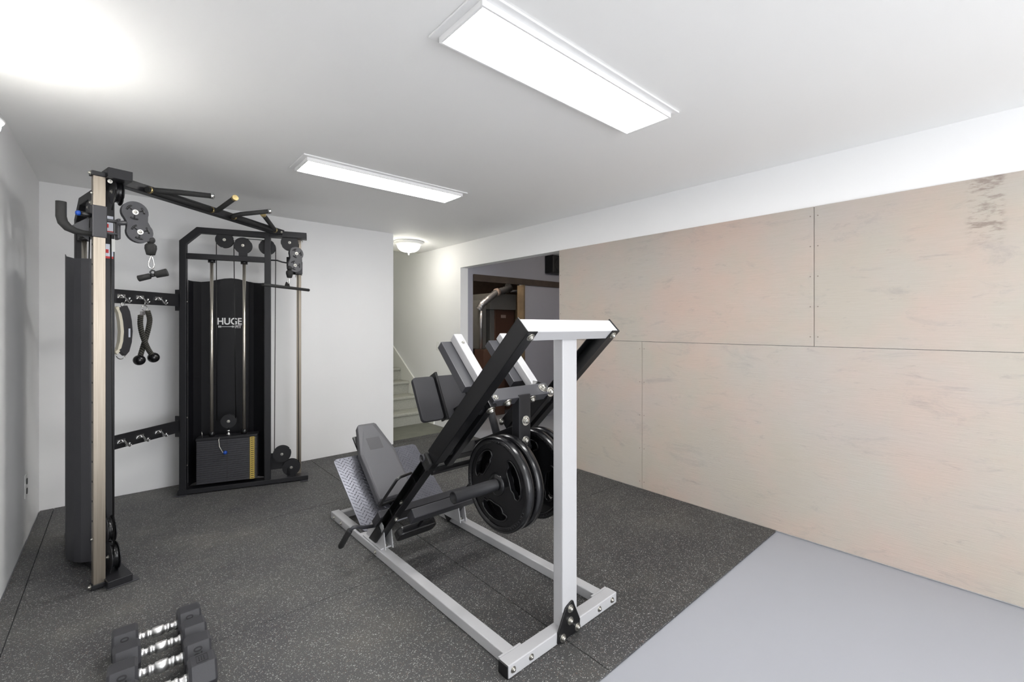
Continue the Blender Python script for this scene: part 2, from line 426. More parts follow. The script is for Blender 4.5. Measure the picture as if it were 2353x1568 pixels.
dome(2.69, 5.0, ZC, .178, 'round white glass dome light on the ceiling by the stairs')
def bulb(nm, x, y, z, label, m, R=.05):  # unseen fill bulb, added to brighten a back room
    r = thing(nm, label, 'ceiling light', (x, y, z))
    MB().lathe([(.05, 0), (.05, -.012), (.025, -.03), (.02, -.05)], (x, y, z), (0, 0, 1), 24).build('socket', M['frame'], r)
    MB().ball((x, y, z-.05-R*.9), R).build('bulb', m, r)
bulb('fill_bulb', 4.75, 3.1, ZC, 'added bulb brightening the side room, unseen behind the plywood wall', M['fillside'])
bulb('fill_bulb', 3.75, 5.05, ZC, 'added bulb brightening the furnace room, out of view just inside the doorway', M['fillfurn'])
dome(2.78, 7.4, 5.0, .178, 'added dome light brightening the stairs, out of view high above their top')  # added out of view to brighten the steps
# wall sconce at the left edge of the photo
r = thing('wall_light', 'small white bowl wall light cut off at the left edge', 'wall light', (XL, 2.37, 2.02))
MB().box((XL, 2.32, 1.96), (XL+.02, 2.42, 2.08)).build('wall_plate', M['frame'], r, bevel=.003)
MB().tube([(XL+.015, 2.37, 1.975), (XL+.05, 2.37, 1.972), (XL+.07, 2.37, 1.996)], .009).build('arm', M['frame'], r)
MB().lathe([(.060, .052), (.066, .046), (.060, .038), (.058, .045), (.060, .052)], (XL+.07, 2.37, 2.022), (0, 0, 1), 32, cap=False).build('top_ring', M['frame'], r)
MB().lathe([(.056*math.cos(a), -.062*math.sin(a)+.036) for a in [PI/2*i/8 for i in range(8)]]+[(0, -.027)], (XL+.07, 2.37, 2.022), (0, 0, 1), 32).build('glass_bowl', M['sconceglow'], r)

# outlet, switch
r = thing('wall_outlet', 'small white electrical outlet low on the left wall', 'outlet', (XL, 4.06, .36))
MB().box((XL, 4.015, .285), (XL+.006, 4.105, .43)).build('cover_plate', M['plastic'], r, bevel=.003)
for z in (.325, .385):
    MB().prism(rrect(4.045, z-.018, 4.075, z+.018, .01), XL+.004, XL+.009, lambda u, v, t: V(t, u, v)).build('socket', M['slot'], r)
r = thing('light_switch', 'pale light switch on the wall between the stairs and the doorway', 'light switch', (XR, 5.19, 1.08))
MB().box((XR-.006, 5.155, 1.025), (XR, 5.23, 1.135)).build('cover_plate', M['plastic'], r, bevel=.003)
MB().box((XR-.011, 5.183, 1.06), (XR-.004, 5.202, 1.1)).build('rocker', M['plastic'], r, bevel=.002)

# ------------------------------------------------------------------ side room contents
r = thing('speaker', 'black box speaker high on the side room wall, half hidden by plywood', 'speaker', (4.9, 4.6, 2.2))
MB().box((4.755, 4.50, 2.135), (5.05, 4.664, 2.394)).build('cabinet', M['speaker'], r, bevel=.008)
MB().lathe([(.10, 0), (.105, .006), (.09, .008), (.05, .002), (.03, .006), (0, .008)], (4.9, 4.50, 2.26), (0, -1, 0), 40).build('cone', M['black'], r)
Yf = 5.45
fr = thing('furnace', 'brown and grey furnace cabinet in the dark room beyond the doorway', 'furnace', (4.549, Yf, 0))
xa, xb = 4.442, 4.742
MB().box((xa, Yf, 0), (xb+.1, Yf+.5, 1.617)).build('cabinet', M['furn'], fr, bevel=.006)
MB().box((4.302, Yf-.05, 1.609), (4.837, Yf+.5, 1.859)).build('plenum', M['tin'], fr, bevel=.004)
MB().box((4.354, Yf+.02, 0), (4.442, Yf+.4, 1.605)).build('side_panel', M['tin'], fr, bevel=.004)
MB().box((4.558, Yf-.004, 1.478), (4.659, Yf, 1.527)).build('tag_plate', M['tag'], fr)
MB().box((4.018, Yf-.25, 0), (4.425, Yf-.02, 0.997)).build('lower_box', M['furn'], fr, bevel=.004)
rd = thing('air_duct', 'upright grey metal duct left of the brown furnace', 'duct', (4.166, Yf, 0))
MB().box((4.125, Yf, 0.997), (4.260, Yf+.3, 1.748)).build('duct_body', M['tin'], rd, bevel=.004)
rd = thing('flexible_duct', 'crinkled silver foil duct bending over the furnace', 'duct', (4.460, Yf-.1, 1.9))
pts = [V(4.075-.0, Yf-.06, 1.598), V(4.100, Yf-.1, 1.678), V(4.226, Yf-.12, 1.776), V(4.372, Yf-.12, 1.871),
       V(4.549, Yf-.1, 1.914), V(4.705, Yf-.05, 1.958), V(4.789, Yf+.1, 2.012)]
fine = []
for i in range(len(pts)-1):
    for k in range(6): fine.append(pts[i].lerp(pts[i+1], k/6))
fine.append(pts[-1])
MB().tube(fine, [.052+.005*math.sin(i*2.4) for i in range(len(fine))], 20).build('hose', M['foil'], rd)
MB().tube([pts[3].lerp(pts[4], -.1), pts[3].lerp(pts[4], .2)], .06, 20).build('tape_band', M['tag'], rd)
rd = thing('vent_pipe', 'thin silver pipe standing at the left of the furnace room', 'pipe', (4.083, Yf-.1, 0))
MB().tube([(4.083, Yf-.1, 1.001), (4.083, Yf-.1, 1.412), (4.091, Yf-.1, 1.578)], .026, 16).build('pipe_body', M['foil'], rd)
rd = thing('water_pipe', 'short shiny pipe near the top right of the furnace room', 'pipe', (4.923, Yf, 1.934))
MB().tube([(4.808, Yf+.05, 1.921), (5.011, Yf+.02, 1.931)], .022, 16).build('pipe_body', M['foil'], rd)
MB().box((4.884, Yf+.0, 0), (5.040, Yf+.04, 1.865)).build('wall_stud', M['wood'], None, bevel=.003)
tag(bpy.data.objects['wall_stud'], 'raw timber stud at the right side of the furnace room', 'timber')

# ------------------------------------------------------------------ cable machine
class Tower: pass
def mk(O, b, i):
    O = V(O); b = V(b).normalized(); i = V(i).normalized()
    f = lambda p: O + b*p[0] + i*p[1] + V(0, 0, p[2])
    f.b = b; f.i = i
    return f
TR = mk((1.238, 4.111, 0), (-.9515, .308, 0), (-.308, -.9515, 0))
TL = mk((.002, 3.04, 0), (-.230, .973, 0), (.973, .230, 0))
OR, OL = V(1.238, 4.111, 0), V(-.01, 3.04, 0)
MO = (OR+OL)/2; tt = (OR-OL).normalized(); nn = V(-tt.y, tt.x, 0)
Lc = lambda x, y, z: MO + tt*x + nn*y + V(0, 0, z)
cm = thing('cable_machine', 'tall black two tower cable machine with chrome posts in the back left corner', 'gym machine', (MO.x, MO.y, 0))
def pulley(T, s, z, r, name='pulley', w=.018, b0=0):
    c = T((s, w, z)); a = T.i
    # two black cover discs with notches and a grooved wheel between
    mb = MB()
    for sg in (-1, 1):
        poly = []
        for k in range(48):
            an = 2*PI*k/48
            rr = r*(.93 if k % 16 in (4,) else 1)
            poly.append((math.cos(an+b0)*rr, math.sin(an+b0)*rr))
        mb.prism(poly, sg*.014, sg*.018, lambda u, v, t: c + T.b*u + V(0, 0, v) + a*t)
    o = mb.build(name, M['black'], cm)
    R = r*.88
    MB().lathe([(R, -.012), (R*.9, -.003), (R*.9, .003), (R, .012)], c, a, 40).build('pulley_wheel', M['urethane'], o)
    b2 = MB(); b2.bolt(c+a*.018, a, .008); b2.bolt(c-a*.018, -a, .008); b2.build('bolt', M['zinc'], o)
    return o
def tower(T, side):
    # base
    mb = MB(); mb.box((.0, -.05, .019), (.93, .05, .055), T)
    mb.build('base_bar', M['black'], cm, bevel=.003)
    mb = MB(); mb.box((.0, -.052, .0125), (.06, .078, .019), T); mb.nx(); mb.box((.87, -.03, .0125), (.955, .075, .019), T)
    mb.build('foot_plate', M['shroud'], cm, bevel=.002)
    # bent upright frame
    poly = [(.922, .012), (.922, 2.02), (.807, 2.137), (.287, 2.137), (.287, .05), (.333, .05), (.333, 2.09), (.785, 2.09), (.876, 1.998), (.876, .012)]
    fr_ = MB().prism(poly, -.008, .043, lambda u, v, t: T((u, t, v))).build('upright_frame', M['black'], cm, bevel=.003)
    b_ = MB()
    for s_, z_ in ((.865, 1.54), (.865, .62), (.865, .24)): b_.nx(); b_.cyl(T((.876, .018, z_)), T((.872, .018, z_)), .006, 12)
    b_.build('bolt', M['zinc'], fr_)
    MB().box((.333, -.004, 1.882), (.876, .040, 1.926), T).build('cross_rail', M['black'], cm, bevel=.003)
    MB().box((.012, -.045, 2.103), (.30, .053, 2.153), T).build('top_arm', M['black'], cm, bevel=.002)
    # chrome guide rods
    for s_ in (.485, .713):
        MB().cyl(T((s_, .0, .46)), T((s_, .0, 1.885)), .0125, 20).build('guide_rod', M['rod'], cm)
        mb = MB(); mb.cyl(T((s_, 0, 1.862)), T((s_, 0, 1.884)), .026, 20); mb.nx(); mb.cyl(T((s_, 0, .448)), T((s_, 0, .49)), .021, 20)
        mb.build('rod_collar', M['gloss'], cm)
    # weight stack
    n = 20; z0, z1 = .085, .43; h = (z1-z0)/n
    mb = MB()
    for k in range(n):
        mb.nx(); mb.ms = 0; mb.box((.388, -.055, z0+h*k+.0006), (.806, .055, z0+h*(k+1)-.0006), T)
        mb.ms = 1; mb.cyl(T((.598, .053, z0+h*(k+.5))), T((.598, .0556, z0+h*(k+.5))), .004, 8)
    mb.build('stack_weight', [M['shroud'], M['ink']], cm, bevel=.0012, seg=1)
    stk = cm
    MB().box((.383, -.058, z1), (.811, .058, z1+.022), T).build('top_weight', M['black'], cm, bevel=.004)
    mk_ = MB(); mk_.box((.402, .0555, .085), (.438, .0575, .445), T); mk_.ms = 1
    for k in range(n):
        zz = z0+h*(k+.5)
        mk_.box((.411, .0575, zz-.004), (.418, .058, zz+.004), T); mk_.box((.421, .0575, zz-.004), (.428, .058, zz+.004), T)
    mk_.box((.4035, .0575, .085), (.4055, .058, .445), T); mk_.box((.4345, .0575, .085), (.4365, .058, .445), T)
    mk_.build('weight_scale', [M['gold'], M['ink']], cm)
    mb = MB(); mb.ball(T((.606, .085, .328)), .015); mb.cyl(T((.606, .055, .328)), T((.606, .08, .328)), .007)
    pk = mb.build('selector_pin', M['blue'], cm)
    mb = MB(); mb.tube([T((.65, .05, .452)), T((.652, .072, .43)), T((.645, .085, .38)), T((.62, .09, .33)), T((.61, .085, .33))], .003, 8)
    mb.build('pin_cord', M['zinc'], pk)
    mb = MB(); mb.lathe([(.016, 0), (.016, .012), (.009, .014), (.009, .03), (.013, .032), (.013, .04), (.006, .045)], T((.594, .01, .452)), (0, 0, 1), 20)
    mb.build('stack_bolt', M['chrome'], cm)
    mb = MB(); mb.cyl(T((.594, .0, .49)), T((.594, .0, .53)), .006, 10); mb.build('stack_hanger', M['black'], cm)
    pulley(T, .594, .566, .056, w=.0)
    mb = MB(); mb.cyl(T((.77, .03, .45)), T((.775, .03, .50)), .002, 6); mb.build('loose_wire', M['zinc'], cm)
    # shroud behind: bent sheet with a curved top edge
    prof = [(.340, -.012), (.343, -.055), (.385, -.085), (.43, -.118), (.462, -.125), (.466, -.150), (.50, -.152), (.55, -.152), (.60, -.152), (.65, -.152), (.70, -.152), (.76, -.152), (.815, -.150), (.862, -.105), (.874, -.055), (.874, -.012)]
    if side == 'L':
        prof = [(.335, -.012), (.338, -.050), (.36, -.080), (.40, -.100), (.48, -.118), (.56, -.108), (.64, -.092), (.72, -.078), (.80, -.062), (.85, -.048), (.872, -.03), (.874, -.012)]
    def top(s_):
        t = min(1, abs((s_-.60)/.22))
        return 1.716 + .040*(.5+.5*math.cos(PI*t))
    ring0 = [T((s_, w_, .058)) for s_, w_ in prof]; ring1 = [T((s_, w_, top(s_))) for s_, w_ in prof]
    mid = [T((s_, w_, .6)) for s_, w_ in prof]
    mb = MB(); mb.loft([ring0, mid, ring1], cap=False, smooth=False, closed=False)
    sh = mb.build('rear_shroud', M['panel'] if side == 'R' else M['shroud'], cm, solid=.003)
    # logo
    rgt = -T.b if side == 'R' else T.b
    lo = T((.612, -.146, 1.385))
    if side == 'R':
        text('shroud_logo', 'HUGE', .079, M['logo'], sh, lo, rgt, (0, 0, 1), xs=.86)
        o_ = MB(); c0 = T((.692, -.146, 1.342))
        o_.cyl(c0, c0+rgt*.11, .0022, 8)
        for d_ in (.0, .012, .098, .11):
            o_.cyl(c0+rgt*d_, c0+rgt*(d_+.006), .009, 12)
        o_.build('shroud_logo', M['logo'], sh)
        text('shroud_logo', 'FIT', .034, M['logo'], sh, T((.548, -.146, 1.34)), rgt, (0, 0, 1))
    # pulleys
    pulley(T, .62, 2.05, .064, b0=.3); pulley(T, .49, 2.013, .066, b0=2.0); pulley(T, .318, 2.02, .064, w=-.03); pulley(T, .144, 2.062, .068, b0=1.2)
    pulley(T, .204, .252, .070, w=-.0, b0=0); pulley(T, .132, .130, .070, w=-.0, b0=0)
    mb = MB(); mb.box((.46, .003, 1.92), (.52, .008, 2.0), T); mb.nx(); mb.box((.46, .03, 1.92), (.52, .035, 2.0), T)
    mb.nx(); mb.box((.59, .003, 2.05), (.65, .008, 2.095), T); mb.nx(); mb.box((.59, .03, 2.05), (.65, .035, 2.095), T)
    mb.nx(); mb.box((.10, -.018, .05), (.165, -.014, .13), T); mb.nx(); mb.box((.10, .014, .05), (.165, .018, .13), T)
    mb.nx(); mb.box((.16, -.018, .12), (.30, -.014, .26), T)
    mb.build('pulley_bracket', M['black'], cm)
    # cables
    def cab(*pts): MB().tube([T(p_) for p_ in pts], .0032, 8).build('cable', M['cable'], cm)
    cab((.678, .018, 2.05), (.678, .0, .58)); cab((.556, .018, 2.02), (.545, .0, .58))
    cab((.255, -.03, 2.02), (.262, .0, .25)); cab((.318, -.03, 2.078), (.49, .01, 2.075)); cab((.14, .0, .20), (.205, .0, .185))
    cab((.075, .0, 2.06), (.082, -.015, 1.95)); cab((.082, -.02, 1.82), (.075, -.01, .14))
    # chrome post and its trolley
    po = MB(); po.box((.058, -.092, .04), (.094, -.045, 2.108), T); po.ms = 1
    for k in range(15): po.cyl(T((.076, -.0915, .36+.1*k)), T((.076, -.0935, .36+.1*k)), .006, 10)
    po.build('chrome_post', [M['steel'], M['slot']], cm, bevel=.002)
    mb = MB(); mb.box((.05, -.1, 2.108), (.10, -.045, 2.13), T); mb.nx(); mb.box((.05, -.1, .02), (.10, -.045, .042), T); mb.build('post_cap', M['black'], cm, bevel=.002)
    b_ = MB(); b_.bolt(T((.07, -.1, 2.119)), -T.i, .008); b_.bolt(T((.07, -.1, .032)), -T.i, .009); b_.bolt(T((.05, -.03, 2.09)), -T.b, .007); b_.bolt(T((.07, -.093, .27)), -T.i, .006)
    b_.bolt(T((.076, -.093, 2.02)), -T.i, .006); b_.build('bolt', M['zinc'], cm)
    mb = MB(); mb.box((.051, -.097, 1.797), (.101, -.040, 1.958), T); tr = mb.build('trolley', M['shroud'], cm, bevel=.003)
    mb = MB(); mb.box((.06, -.040, 1.885), (.09, .012, 1.899), T); mb.box((.06, -.040, 1.822), (.09, .012, 1.832), T)
    mb.box((.045, .0, 1.80), (.10, .012, 1.905), T); mb.build('trolley_bracket', M['shroud'], tr, bevel=.002)
    # J handle
    pts = [T((.07, -.095, 1.812)), T((.06, -.13, 1.811)), T((.05, -.16, 1.813)), T((.05, -.185, 1.825)), T((.05, -.203, 1.848)), T((.05, -.209, 1.875)), T((.05, -.209, 1.946))]
    if side == 'R': pts = [T(q_) for q_ in ((.095, -.07, 1.812), (.115, -.066, 1.811), (.13, -.06, 1.815), (.142, -.05, 1.828), (.150, -.035, 1.848), (.152, -.03, 1.875), (.152, -.03, 1.945))]
    MB().tube(pts, [.012, .012, .016, .019, .020, .020, .020], 16).build('trolley_handle', M['grip'], tr)
    pin = MB().cyl(T((.075, -.095, 1.905)), T((.075, -.135, 1.908)), .012, 16).build('pop_pin', M['gloss'], tr)
    MB().lathe([(.008, 0), (.013, .004), (.013, .014), (.007, .02)], T((.075, -.135, 1.908)), -T.i, 16).build('pin_knob', M['blue'], pin)
    mb = MB(); mb.prism([(-.10, 1.78), (-.10, 1.90), (-.17, 1.84)], .10, .104, lambda u, v, t: T((t, u, v))); mb.build('trolley_gusset', M['shroud'], tr)
    return tr
trR = tower(TR, 'R'); trL = tower(TL, 'L')
# caution stickers on the left tower
for z0_, z1_ in ((1.86, 1.955), (1.72, 1.80)):
    o = MB().box((.283, .0, z0_), (.2855, .036, z1_), TL).build('warning_sticker', M['sticker'], cm)
    MB().box((.281, .0, z0_), (.2834, .036, z0_+.012), TL).box((.281, .004, z0_+.03), (.2834, .016, z0_+.05), TL).build('sticker_print', M['red'], o)
MB().box((.279, .026, 1.76), (.284, .043, 1.83), TL).build('paper_tag', M['plastic'], cm)

# two-pulley swivel plates with stopper
def swivel(T, side, pc1, pc2, u, tr, hub):
    u = V(u).normalized(); k = u.cross(V(0, 0, 1)); c1 = V(pc1); c2 = V(pc2); r = .056
    ax = (c2-c1).normalized(); sd = ax.cross(k).normalized()
    mb = MB()
    for sg in (-1, 1):
        poly = []
        n1 = 18
        a1 = arc(c1, r, 90-15, 270+15, n1, ax, sd) if True else []
        def circ(c, a0, a1_):
            return [c + ax*math.cos(math.radians(a0+(a1_-a0)*i/n1))*r + sd*math.sin(math.radians(a0+(a1_-a0)*i/n1))*r for i in range(n1+1)]
        P = circ(c1, 62, 298) + [(c1+c2)/2 - sd*r*.78] + circ(c2, 242, 478) + [(c1+c2)/2 + sd*r*.78]
        vs = [mb.bm.verts.new(p + k*(sg*.012)) for p in P]; ws = [mb.bm.verts.new(p + k*(sg*.016)) for p in P]
        mb.face(vs[::-1]); mb.face(ws)
        for i in range(len(P)): mb.face([vs[i], vs[(i+1) % len(P)], ws[(i+1) % len(P)], ws[i]])
    pl = mb.build('swivel_plate', M['shroud'], tr)
    # spoke slots, both wheels
    for c in (c1, c2):
        s_ = MB()
        for a in (20, 140, 260):
            for kk in (-1, 1):
                P = [c + (ax*math.cos(math.radians(a+t)) + sd*math.sin(math.radians(a+t)))*.036 + k*(kk*.0165) for t in (-26, -13, 0, 13, 26)]
                s_.tube(P, .0042, 6)
                s_.tube([c + (ax*math.cos(math.radians(a)) + sd*math.sin(math.radians(a)))*q + k*(kk*.0165) for q in (.018, .034)], .0035, 6)
        s_.build('slot', M['gloss'], pl)
        b_ = MB(); b_.bolt(c+k*.016, k, .009); b_.bolt(c-k*.016, -k, .009); b_.build('bolt', M['zinc'], pl)
        MB().lathe([(.045, -.01), (.04, 0), (.045, .01)], c, k, 32).build('pulley_wheel', M['urethane'], pl)
    mid = (c1+c2)/2
    MB().tube([V(hub), mid], .012, 12).build('swivel_arm', M['shroud'], pl)
    return pl
def wL(w, z, s=0.): return TL((s, w, z))
c1 = wL(.056, 1.940); c2 = wL(.076, 1.840)
swivel(TL, 'L', c1, c2, TL.i, trL, wL(-.01, 1.875, .02))
def stopper(o, tr):
    o = V(o)
    s_ = MB().ball(o, .020).build('stopper_ball', M['grip'], tr)
    MB().lathe([(.018, -.018), (.026, -.028), (.027, -.045), (.019, -.078), (.012, -.08)], o, (0, 0, 1), 20).build('rubber_stopper', M['grip'], tr)
stopper(wL(.125, 1.806), trL)
uR = V(.75, .66, 0)   # swivel turned away
c1R, c2R = V(1.112, 4.02, 1.957), V(1.098, 4.01, 1.855)
swivel(TR, 'R', c1R, c2R, (.99, .1, 0), trR, TR((.075, .0, 1.88)))
stopper(V(1.053, 3.985, 1.826), trR)
MB().tube([TR(q_) for q_ in ((.30, .02, 1.905), (.24, .03, 1.905), (.20, .035, 1.892), (.165, .03, 1.888))], .006, 10).build('cable_guide', M['black'], cm)

def carabiner(top, bottom, side, label, m, wid=.017):
    top = V(top); bottom = V(bottom); side = V(side).normalized(); ax = top-bottom; L = ax.length; ax.normalize()
    r = thing('carabiner', label, 'carabiner', bottom)
    P = []
    for i in range(28):
        a = 2*PI*i/28; h = math.cos(a); w_ = math.sin(a)*(wid*(.62-.38*h))
        P.append((top+bottom)/2 + ax*h*(L/2) + side*w_)
    MB().tube(P, .0035, 8, closed=True).build('loop', m, r)
    MB().cyl(top-ax*.004, top+ax*.006, .006, 10).build('swivel_eye', m, r)
carabiner(wL(.128, 1.722), wL(.127, 1.655), TL.i, 'silver carabiner holding the short bar on the left tower', M['chrome'])
# short straight handle on the left tower
hb = thing('short_bar_handle', 'short black rubber grip bar hanging from the left tower', 'cable attachment', wL(.13, 1.625))
a_, b_ = wL(.078, 1.598, .03), wL(.19, 1.640, -.03)
def L3(t): return a_.lerp(b_, t)
MB().tube([L3(0), L3(.02), L3(.4), L3(.43)], [.012, .0165, .0155, .010], 20).build('grip', M['grip'], hb)
MB().tube([L3(.57), L3(.6), L3(.97), L3(1.0)], [.010, .018, .021, .019], 20).build('grip', M['grip'], hb)
mb = MB(); mb.tube([L3(.41), L3(.59)], .0085, 14); mb.build('bar', M['gloss'], hb)
mb = MB(); mb.tube(arc(L3(.5)+V(0, 0, .016), .011, 0, 360, 16, TL.i, (0, 0, 1))[:-1], .004, 8, closed=True); mb.build('eye', M['gloss'], hb)
# long straight bar on the right tower
carabiner(V(1.048, 3.983, 1.746), V(1.042, 3.98, 1.70), (1, .2, 0), 'silver carabiner holding the long bar on the right tower', M['chrome'], .012)
ctr = V(1.035, 3.98, 1.665)
sb = thing('straight_bar', 'long thin black straight bar hanging from the right tower', 'cable attachment', ctr)
dv = V(.80, .60, 0); 
MB().tube([ctr-dv*.27, ctr+dv*.27], .0125, 16).build('bar', M['grip'], sb)
mb = MB(); mb.prism([(-.028, .008), (.028, .008), (.012, .045), (-.012, .045)], -.004, .004, lambda u, v, t: ctr + dv*u + V(0, 0, v) + V(-dv.y, dv.x, 0)*t); mb.build('eye', M['gloss'], sb)

# rear hook bars
xa_, xb_ = -.40, .31
for z in (1.503, .51):
    o = MB().box((xa_, .767, z), (xb_, .778, z+.095), lambda p_: Lc(*p_)).build('hook_rail', M['black'], cm, bevel=.002)
    MB().box((xb_-.006, .752, z-.035), (xb_+.004, .80, z+.13), lambda p_: Lc(*p_)).build('end_plate', M['black'], o, bevel=.002)
    for x in (-.148, -.015, .128):
        h_ = MB(); c = Lc(x, .767, z+.045)
        h_.box((x-.028, .759, z+.036), (x+.028, .767, z+.062), lambda p_: Lc(*p_))
        h_.tube([Lc(x+.004, .762, z+.055), Lc(x+.004, .74, z+.045), Lc(x+.004, .722, z+.020), Lc(x+.004, .706, z+.018), Lc(x+.004, .698, z+.040)], .0055, 10)
        h_.tube([Lc(x+.024, .762, z+.050), Lc(x+.028, .742, z+.020), Lc(x+.028, .726, z+.008), Lc(x+.030, .712, z+.022)], .0048, 10)
        h_.build('hook', M['chrome'], o)
# pull up beam and grips
MB().box((-.72, .14, 2.118), (.70, .197, 2.165), lambda p_: Lc(*p_)).build('pull_up_beam', M['black'], cm, bevel=.003)
for sg in (-1, 1):
    Pn = [(.246, -.008, 2.179), (.40, .058, 2.157), (.50, .098, 2.139), (.535, .113, 2.133)]
    o = MB().tube([Lc(sg*x, y, z) for x, y, z in Pn], .0165, 18).build('pull_up_grip', M['grip'], cm)
    mb = MB(); a_, b_ = Lc(sg*.246, -.008, 2.179), Lc(sg*.40, .058, 2.157); d = (a_-b_).normalized(); mb.cyl(a_-d*.002, a_+d*.018, .019, 18); mb.build('end_cap', M['chrome'] if sg < 0 else M['brass'], o)
    o = MB().tube([Lc(sg*x, .113, 2.131) for x in (.56, .40, .2, .11)], .0165, 18).build('pull_up_grip', M['grip'], cm)
    mb = MB()
    for x in (.548, .105): mb.nx(); mb.cyl(Lc(sg*x, .113, 2.131), Lc(sg*(x-.012), .113, 2.131), .019, 18)
    mb.build('collar', M['brass'], o)
    o = MB().tube([Lc(sg*x, y, z) for x, y, z in ((.10, .113, 2.131), (.082, .108, 2.131), (.075, .09, 2.135), (.088, .05, 2.147), (.165, -.11, 2.181))], .0155, 18).build('pull_up_grip', M['grip'], cm)
    mb = MB(); a_, b_ = Lc(sg*.165, -.11, 2.181), Lc(sg*.088, .05, 2.147); d = (a_-b_).normalized(); mb.cyl(a_-d*.002, a_+d*.018, .0185, 18); mb.build('end_cap', M['brass'] if sg < 0 else M['chrome'], o)
    for x in (.50, .15): MB().box((min(sg*x, sg*(x+.03)), .115, 2.125), (max(sg*x, sg*(x+.03)), .142, 2.14), lambda p_: Lc(*p_)).build('grip_mount', M['black'], cm)
    b2 = MB(); b2.bolt(Lc(sg*.66, .14, 2.14), -nn, .008); b2.build('bolt', M['zinc'], cm)

# ankle strap on the first hook, rope on the second
S0 = lambda x, z, y=.735: Lc(x, y, z)
an = thing('ankle_strap', 'black padded ankle strap with cream lining hanging from the upper hook rail', 'cable attachment', S0(-.148, 1.50))
prof = [(-.172, 1.475), (-.155, 1.44), (-.143, 1.38), (-.137, 1.31), (-.143, 1.24), (-.158, 1.185), (-.178, 1.165)]
def strip(pr, y0, y1, th, m, nm, par):
    mb = MB()
    L_, R_ = [], []
    for i, (x, z) in enumerate(pr):
        a = pr[max(i-1, 0)]; b = pr[min(i+1, len(pr)-1)]; tx, tz = b[0]-a[0], b[1]-a[1]; l = math.hypot(tx, tz); nx, nz = -tz/l, tx/l
        L_.append((x+nx*th/2, z+nz*th/2)); R_.append((x-nx*th/2, z-nz*th/2))
    mb.prism(L_+R_[::-1], y0, y1, lambda u, v, t: Lc(u, t, v)); return mb.build(nm, m, par, bevel=.002)
sp = strip(prof, .715, .745, .060, M['padblk'], 'strap', an)
strip([(x-.040, z) for x, z in prof], .717, .743, .022, M['fleece'], 'lining', an)
MB().box((-.139, .7125, 1.27), (-.127, .7148, 1.33), lambda p_: Lc(*p_)).build('strap_label', M['sticker'], sp)
mb = MB(); mb.tube(arc(Lc(-.172, .735, 1.155), .032, 180, 360, 12, tt, (0, 0, 1)), .003, 8); mb.nx()
mb.tube(arc(Lc(-.160, .735, 1.492), .014, 0, 360, 14, tt, (0, 0, 1))[:-1], .003, 8, closed=True); mb.tube([Lc(-.155, .73, 1.50), Lc(-.148, .72, 1.535)], .003, 8)
mb.build('ring', M['chrome'], an)
rp = thing('triceps_rope', 'black twisted rope attachment with ball ends hanging from the upper hook rail', 'cable attachment', S0(-.01, 1.47))
def bez(pts, n=8):
    out = []
    P = [pts[0]]+pts+[pts[-1]]
    for i in range(1, len(P)-2):
        for k in range(n):
            t = k/n; p0, p1, p2, p3 = (V(P[i-1]), V(P[i]), V(P[i+1]), V(P[i+2]))
            out.append(.5*((2*p1)+(p2-p0)*t+(2*p0-5*p1+4*p2-p3)*t*t+(3*p1-p0-3*p2+p3)*t**3))
    out.append(V(pts[-1])); return out
def twist(path, name, par, sgn=1):
    path = [V(p) for p in path]
    o = MB().tube(path, .0155, 14).build(name, M['rope'], par)
    st_ = MB(); n = len(path)
    for ph in (0, 2*PI/3, 4*PI/3):
        Q = []
        for i in range(n*3-2):
            k = i/3; j = int(k); f = k-j; j2 = min(j+1, n-1); p = path[j].lerp(path[j2], f)
            t = (path[j2]-path[max(j-1, 0)]).normalized(); x = nn - t*nn.dot(t); x.normalize(); y = t.cross(x); a = ph + i*.42*sgn
            Q.append(p + (x*math.cos(a)+y*math.sin(a))*.0142)
        st_.tube(Q, .0032, 6)
    st_.build('strand', M['ropeh'], o)
ropeA = [Lc(x, y, z) for x, z, y in ((-.033, 1.425, .735), (-.036, 1.36, .735), (-.028, 1.29, .728), (-.010, 1.225, .722), (.014, 1.175, .722), (.042, 1.135, .722))]
ropeB = [Lc(x, y, z) for x, z, y in ((.018, 1.455, .735), (.034, 1.40, .735), (.033, 1.34, .742), (.020, 1.265, .75), (.0, 1.20, .752), (-.024, 1.13, .75))]
twist(bez(ropeA), 'rope', rp, 1); twist(bez(ropeB), 'rope', rp, -1)
for c in (Lc(.052, .722, 1.118), Lc(-.03, .75, 1.105)):
    MB().ball(c, .037).build('ball_end', M['urethane'], rp)
mb = MB(); mb.box((-.03, .725, 1.425), (-.008, .745, 1.452), lambda p_: Lc(*p_)); mb.tube(arc(Lc(-.006, .733, 1.475), .02, 0, 360, 18, tt, (0, 0, 1))[:-1], .0035, 8, closed=True)
mb.tube([Lc(-.008, .727, 1.49), Lc(-.01, .728, 1.53)], .0035, 8); mb.build('clip', M['chrome'], rp)

